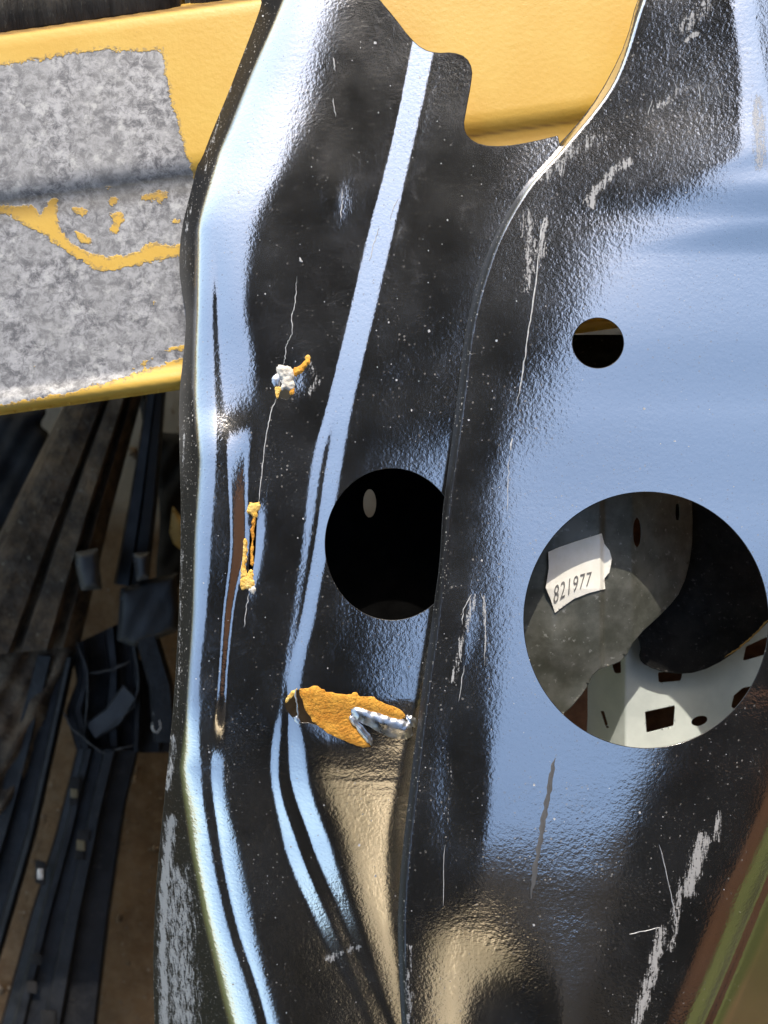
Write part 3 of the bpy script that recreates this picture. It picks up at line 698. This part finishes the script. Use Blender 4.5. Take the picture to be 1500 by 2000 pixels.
# small tear with grey filler
lump('filler', [(540, 716), (549, 712), (556, 717), (566, 715), (575, 727), (573, 742), (575, 757), (566, 764), (558, 758), (549, 762), (551, 750), (548, 738), (541, 730)], .3, 2.2, M['putty'], 11, 5, 1.5, rough=.5)
lump('filler', [(569, 724), (578, 716), (588, 714), (600, 700), (606, 703), (603, 712), (592, 722), (586, 730), (575, 738)], .1, 1.4, M['foam'], 12, 4, 1.5, rough=.5)
lump('filler', [(594, 700), (599, 692), (606, 696), (603, 706)], .0, .6, M['foam2'], 13, 4, 1.5)
lump('torn_metal', [(530, 740), (537, 730), (547, 733), (549, 742), (546, 754), (536, 756)], .3, 1.4, M['bare'], 14, 8, 1.5, rough=.05)
lump('filler', [(536, 758), (546, 754), (552, 760), (545, 766), (542, 780), (538, 772)], .1, .8, M['foam2'], 16, 3, 1.5, rough=.5)
lump('filler', [(563, 762), (574, 756), (575, 768), (569, 774)], .1, .9, M['foam'], 17, 3, 1.5, rough=.5)
# slit with yellow filler
lump('filler', [(483, 990), (490, 981), (499, 983), (506, 979), (509, 990), (502, 1000), (503, 1010), (497, 1014), (491, 1004), (482, 1002)], .2, 1.5, M['foam2'], 21, 4, 1.5, rough=.5)
lump('filler', [(476, 1054), (480, 1051), (483, 1057), (481, 1088), (479, 1110), (484, 1122), (477, 1130), (470, 1126), (473, 1098)], .2, 1.1, M['foam2'], 22, 2, 1.5)
lump('filler', [(495, 1008), (501, 1010), (497, 1030), (495, 1055), (493, 1080), (495, 1104), (491, 1106), (489, 1078), (492, 1040)], .1, .8, M['foam'], 23, 2, 1.2)
lump('filler', [(473, 1126), (483, 1122), (489, 1112), (496, 1118), (493, 1132), (498, 1142), (489, 1152), (480, 1148), (473, 1154), (470, 1140)], .2, 1.6, M['foam2'], 24, 4, 1.5, rough=.5)
lump('filler', [(485, 1150), (492, 1142), (501, 1150), (497, 1160), (488, 1157)], .1, 1.0, M['putty'], 25, 3, 1.5)
# hairline cracks and scratches
for zf, wd, P in ((zA, 2.2, [(580, 540), (579, 570), (575, 600), (570, 615), (571, 650), (564, 665), (559, 675), (556, 700), (554, 716)]),
                  (zA, 2.6, [(541, 778), (530, 800), (522, 840), (515, 890), (509, 950), (505, 980)]),
                  (zA, 2.0, [(486, 1158), (481, 1190), (476, 1225)]),
                  (zA, 5.0, [(586, 502), (590, 512)]), (zA, 2.2, [(668, 370), (668, 400), (665, 428)]), (zA, 3.0, [(651, 112), (654, 138)]), (zA, 2.0, [(650, 192), (656, 228)]),
                  (zA, 2.4, [(741, 445), (728, 480), (722, 510)]), (zA, 2.0, [(778, 388), (766, 410), (762, 430)]),
                  (zB, 4.2, [(1065, 425), (1058, 448), (1056, 470)]), (zB, 3.4, [(1054, 470), (1048, 540), (1040, 600), (1032, 650), (1022, 720), (1010, 790)]), (zB, 4.0, [(1000, 855), (997, 880)]),
                  (zB, 2.0, [(995, 890), (992, 940), (990, 1000)]),
                  (zB, 2.2, [(921, 1160), (905, 1190), (902, 1220)]), (zB, 2.2, [(938, 1158), (948, 1180), (949, 1240), (946, 1300)]), (zB, 2.0, [(907, 1300), (896, 1370)]), (zB, 1.8, [(868, 1650), (866, 1770)]),
                  (zB, 2.0, [(1288, 1650), (1305, 1720), (1322, 1800)]), (zB, 1.8, [(1230, 1825), (1290, 1812)]), (zB, 1.6, [(1364, 165), (1368, 198)]), (zB, 1.6, [(1402, 168), (1408, 192)]), (zB, 1.6, [(1274, 195), (1265, 225)])):
    ribbon('scratch', P, wd, M['scratchm'], zf)
m = Mat('dull_scrape'); M['dull'] = m.set(Base_Color=m.mix(m.noise(300, 4, .7, stretch=(1, .3, 1)), (.03, .03, .033), (.12, .12, .125)), Roughness=.7)
ribbon('scratch', [(1084, 1480), (1076, 1520), (1066, 1580), (1056, 1640), (1044, 1700), (1037, 1755)], 15, M['dull'], zB, .08, .05)

# paint chips: small pale flecks stuck to the sheet, joined into one part as they are too small to pick apart
cv, cq = [], []
for i in range(520):
    x = rng.uniform(380, 880) if rng.random() < .6 else rng.uniform(900, 1480); y = rng.uniform(20, 1980)
    zf = zA if x < ebx(y) - 6 else zB
    sd = A_sdf(np.array([x]), np.array([y]))[0] if zf is zA else B_sdf(np.array([x]), np.array([y]))[0]
    if sd > -8: continue
    r = rng.uniform(.5, 1.5) if rng.random() < .93 else rng.uniform(2, 3.6)
    a0 = rng.uniform(0, 6); pts = [(x + math.cos(a0 + k * 1.57) * r * rng.uniform(.5, 1.2), y + math.sin(a0 + k * 1.57) * r * rng.uniform(.5, 1.3)) for k in range(4)]
    n0 = len(cv)
    for (u, v) in pts:
        z = float(zf(np.array([u]), np.array([v]))[0]); X_, Y_, Z_ = W(u, v, (z + .12) / 1000); cv.append((float(X_), float(Y_), float(Z_)))
    cq.append((n0 + 3, n0 + 2, n0 + 1, n0))
fl = obj('paint_flecks', mesh_np('paint_flecks', cv, cq, smooth=False), M['scratchm'], panel); tag(fl, kind='stuff')

# ------------------------------------------------------------------ scrap lying on the ground below
def loft(name, L, Rr, prof, z0, z1, mat, parent=None, nt_=50, holes=(), thick=8):
    """strip between two pixel polylines; prof = (s, dz mm) across it; z0 -> z1 along it (metres)"""
    def rs(P):
        P = np.array(P, float); d = np.concatenate([[0], np.cumsum(np.linalg.norm(np.diff(P, axis=0), axis=1))]); d /= d[-1]
        t_ = np.linspace(0, 1, nt_); return np.stack([np.interp(t_, d, P[:, 0]), np.interp(t_, d, P[:, 1])], 1)
    Lp, Rp = rs(L), rs(Rr); ps = np.array([p[0] for p in prof]); pz = np.array([p[1] for p in prof]); m_ = len(ps)
    T_ = np.linspace(0, 1, nt_)[:, None]; S_ = ps[None, :]
    X = Lp[:, :1] * (1 - S_) + Rp[:, :1] * S_; Y = Lp[:, 1:] * (1 - S_) + Rp[:, 1:] * S_
    Z = (z0 + (z1 - z0) * T_) + pz[None, :] / 1000
    co = np.stack(W(X, Y, Z), -1).reshape(-1, 3); ii = np.arange(nt_ * m_).reshape(nt_, m_)
    q = np.stack([ii[:-1, :-1], ii[1:, :-1], ii[1:, 1:], ii[:-1, 1:]], -1).reshape(-1, 4)
    lo = co.copy(); lo[:, 2] -= thick / 1000; N = len(co); rim = []
    for b_ in (ii[0, ::-1], ii[:, 0], ii[-1, :], ii[::-1, -1]):
        for a_, c_ in zip(b_[:-1], b_[1:]): rim.append((a_, c_, c_ + N, a_ + N))
    q = np.concatenate([q, (q + N)[:, ::-1], np.array(rim)])
    return obj(name, mesh_np(name, np.concatenate([co, lo]), q, smooth=False), mat, parent)

def slab(name, P, z, h, mat, parent=None, seed=0, bumpy=2.0, step=6, thick=6, edge=5):
    P2 = smooth_poly(P, 2) if len(P) > 8 else list(P); ph = np.random.default_rng(seed).uniform(0, 6, 6); xs = [p[0] for p in P]; ys = [p[1] for p in P]
    def zz(x, y):
        d = -poly_sdf(x, y, P2)
        return z * 1000 + h * (1 - np.exp(-np.clip(d, 0, 99) / edge)) + bumpy * (np.sin(x / 17 + ph[0]) * np.sin(y / 23 + ph[1]) + .6 * np.sin(x / 7 + ph[2] + y / 13))
    return sheet(name, min(xs) - 6, max(xs) + 6, min(ys) - 6, max(ys) + 6, step, zz, lambda x, y: poly_sdf(x, y, P2), mat, parent, thick)

o = loft('muddy_sill', [(150, 740), (0, 1040), (-120, 1290)], [(282, 740), (212, 1000), (150, 1262)],
         [(0, -25), (.03, -4), (.1, 0), (.3, 3), (.50, 1), (.535, -12), (.57, -12), (.60, 0), (.78, 2), (.82, -14), (.86, -14), (.9, -6), (1, -22)], -.34, -.34, M['mud'])
tag(o, 'brown mud caked metal sill lying below the yellow beam', 'car part')
o = loft('dark_trim_strip', [(292, 740), (252, 980), (222, 1140)], [(322, 740), (303, 980), (285, 1150)], [(0, -12), (.08, 0), (.45, 1), (.5, -5), (.56, 1), (.92, 0), (1, -14)], -.35, -.37, M['charcoal'])
tag(o, 'narrow charcoal trim strip beside the mud caked sill', 'car part')
o = slab('black_rag', [(-60, 800), (40, 806), (84, 794), (92, 806), (72, 830), (104, 852), (70, 960), (10, 1040), (-60, 1060)], -.40, 8, M['rag'], None, 1)
tag(o, 'black ragged scrap left of the mud caked sill', 'scrap')
o = slab('black_rag', [(268, 748), (284, 752), (286, 776), (310, 780), (314, 802), (302, 826), (305, 846), (372, 848), (400, 1000), (340, 1180), (300, 1150), (318, 1000), (296, 900), (280, 830)], -.42, 8, M['rag'], None, 2)
tag(o, 'black ragged scrap tucked under the black panel edge', 'scrap')
o = slab('mud_lump', [(-80, 1270), (20, 1232), (110, 1226), (160, 1270), (120, 1330), (85, 1420), (30, 1560), (-80, 1680)], -.37, 10, M['mud'], None, 3, 4)
tag(o, 'grey brown crust of mud on the left of the navy rails', 'mud')
rail = thing('navy_rail', 'long dark navy pressed rail with slots on bare dirt', 'car part')
loft('body', [(150, 1462), (108, 1630), (58, 1790), (0, 2000), (-40, 2150)], [(268, 1466), (241, 1580), (210, 1792), (186, 2000), (168, 2150)],
     [(0, -30), (.03, -2), (.12, 0), (.16, 5), (.24, 5), (.28, 0), (.44, 0), (.48, 7), (.62, 7), (.66, -3), (.98, -6), (1, -30)], -.36, -.36, M['navy'], rail)
for (cx, cy, w_, h_, mt) in ((146, 1530, 9, 12, 'rag'), (145, 1549, 6, 9, 'slotglow'), (143, 1566, 7, 6, 'rag'), (164, 1632, 10, 10, 'rag'), (158, 1651, 7, 10, 'slotglow'), (155, 1671, 8, 8, 'rag'), (79, 1704, 9, 24, 'rag'), (72, 1874, 9, 10, 'rag'), (62, 1928, 9, 12, 'rag'), (94, 1990, 13, 16, 'rag')):
    slab('slot', [(cx - w_, cy - h_), (cx + w_, cy - h_ * .8), (cx + w_, cy + h_), (cx - w_, cy + h_ * .8)], -.3515, .4, M[mt], rail, 5, .05, 3, 1)
slab('clip', [(74, 1698), (83, 1698), (83, 1716), (74, 1716)], -.350, 1.5, M['putty'], rail, 5, .1, 3, 1)
lr = thing('navy_side_rail', 'dark navy rail edge lying against the mud crust', 'car part')
loft('body', [(70, 1280), (10, 1500), (-80, 1800)], [(142, 1285), (104, 1460), (64, 1640), (0, 1860), (-60, 2050)], [(0, -14), (.06, -2), (.4, 0), (.45, -8), (.8, -8), (.86, 4), (.95, 5), (1, -20)], -.355, -.37, M['navy'], lr)
br = thing('navy_bracket', 'dark navy ribbed bracket at the end of the slotted rail', 'car part')
loft('plate', [(138, 1262), (150, 1330), (128, 1390), (150, 1470)], [(262, 1204), (268, 1290), (275, 1350), (270, 1468)],
     [(0, -25), (.02, -3), (.10, -3), (.12, 3), (.2, 3), (.24, -14), (.52, -16), (.56, -2), (.66, -1), (.7, -12), (.9, -13), (.93, 2), (.99, 2), (1, -25)], -.362, -.362, M['navy'], br, 30)
loft('wing', [(262, 1290), (272, 1380), (268, 1470)], [(306, 1290), (340, 1370), (338, 1470)], [(0, -12), (.05, -2), (.6, 0), (.64, -7), (1, -9)], -.372, -.378, M['navy'], br, 20)
loft('gusset', [(166, 1412), (205, 1385), (240, 1338)], [(188, 1444), (236, 1416), (266, 1366)], [(0, -3), (.08, 0), (.92, 0), (1, -3)], -.356, -.352, M['greybox'], br, 12, thick=3)
for L_ in ([(148, 1250), (172, 1310), (170, 1380), (165, 1430)], [(262, 1200), (262, 1260), (272, 1330), (262, 1380), (188, 1440)], [(170, 1315), (215, 1310), (258, 1290)], [(120, 1385), (142, 1425), (200, 1470), (265, 1455)]):
    P_ = np.array(L_, float)
    ribbon('rib', L_, 5, M['greybox'], lambda x, y: -357 + 0 * x, 1, 3, br)  # lighter grey strips paint edge highlights onto the pressed ribs
ribbon('loop', [(297, 1396), (304, 1393), (311, 1402), (313, 1420), (307, 1432), (299, 1424), (297, 1410)], 5, M['putty'], lambda x, y: -352 + 0 * x, 1, 2, br)  # pale ring painted in as a highlight
o = loft('blue_bar', [(262, 1238), (290, 1340), (300, 1450)], [(302, 1230), (335, 1340), (345, 1450)], [(0, -10), (.1, 0), (.9, 0), (1, -10)], -.345, -.35, M['navy'])
tag(o, 'flat blue grey bar leaning on the ribbed bracket', 'car part')
o = slab('grey_mount', [(148, 1080), (190, 1072), (198, 1150), (160, 1152), (150, 1110)], -.32, 6, M['greybox'], None, 8, .5, 4, 40)
tag(o, 'grey block mount on the mud caked sill end', 'car part')
o = slab('grey_mount', [(260, 1082), (292, 1080), (292, 1128), (268, 1134)], -.33, 5, M['greybox'], None, 9, .5, 4, 40)
tag(o, 'small grey mount at the foot of the charcoal trim strip', 'car part')
o = slab('charcoal_hinge', [(236, 1150), (300, 1130), (345, 1120), (350, 1230), (300, 1250), (262, 1262), (230, 1250)], -.35, 6, M['charcoal'], None, 10, .6, 4, 10)
tag(o, 'charcoal hinge casting above the ribbed bracket', 'car part')
o = slab('ochre_scrap', [(338, 990), (366, 1030), (372, 1085), (340, 1062), (332, 1040)], -.36, 3, M['ochre'], None, 11, 1.0, 4, 4)
tag(o, 'ochre yellow scrap peeping out beside the black panel edge', 'scrap')

# loose grit and clods on the dirt, too many to count
gv, gt = [], []
ico = np.array([(0, 0, 1), (.9, 0, .2), (.2, .85, .3), (-.75, .5, .1), (-.7, -.55, .25), (.3, -.9, .1), (0, 0, -.6)])
tri = [(0, 1, 2), (0, 2, 3), (0, 3, 4), (0, 4, 5), (0, 5, 1), (6, 2, 1), (6, 3, 2), (6, 4, 3), (6, 5, 4), (6, 1, 5)]
for i in range(900):
    px_, py_ = rng.uniform(-150, 480), rng.uniform(780, 2150)
    x_, y_, _ = W(px_, py_, GZ); r_ = rng.uniform(.0008, .0026) if rng.random() < .9 else rng.uniform(.003, .007)
    a_ = rng.uniform(0, 6.28); c_, s_ = math.cos(a_), math.sin(a_)
    q_ = ico * rng.uniform(.6, 1.2, (7, 1)) * r_
    q_ = np.stack([q_[:, 0] * c_ - q_[:, 1] * s_ + float(x_), q_[:, 0] * s_ + q_[:, 1] * c_ + float(y_), q_[:, 2] * .7 + GZ + r_ * .25], 1)
    n0 = len(gv) * 1; gv.extend(q_.tolist()); gt.extend([(a + n0, b + n0, c + n0) for a, b, c in tri])
M['grit'] = simple('dirt_grit', (.10, .065, .035), (.36, .28, .19), 60, .95)
gg = obj('gravel', mesh_np('gravel', gv, np.zeros((0, 4)), tris=gt, smooth=False), M['grit'])
tag(gg, 'brown grit and clods scattered over the bare dirt', 'gravel', kind='stuff')
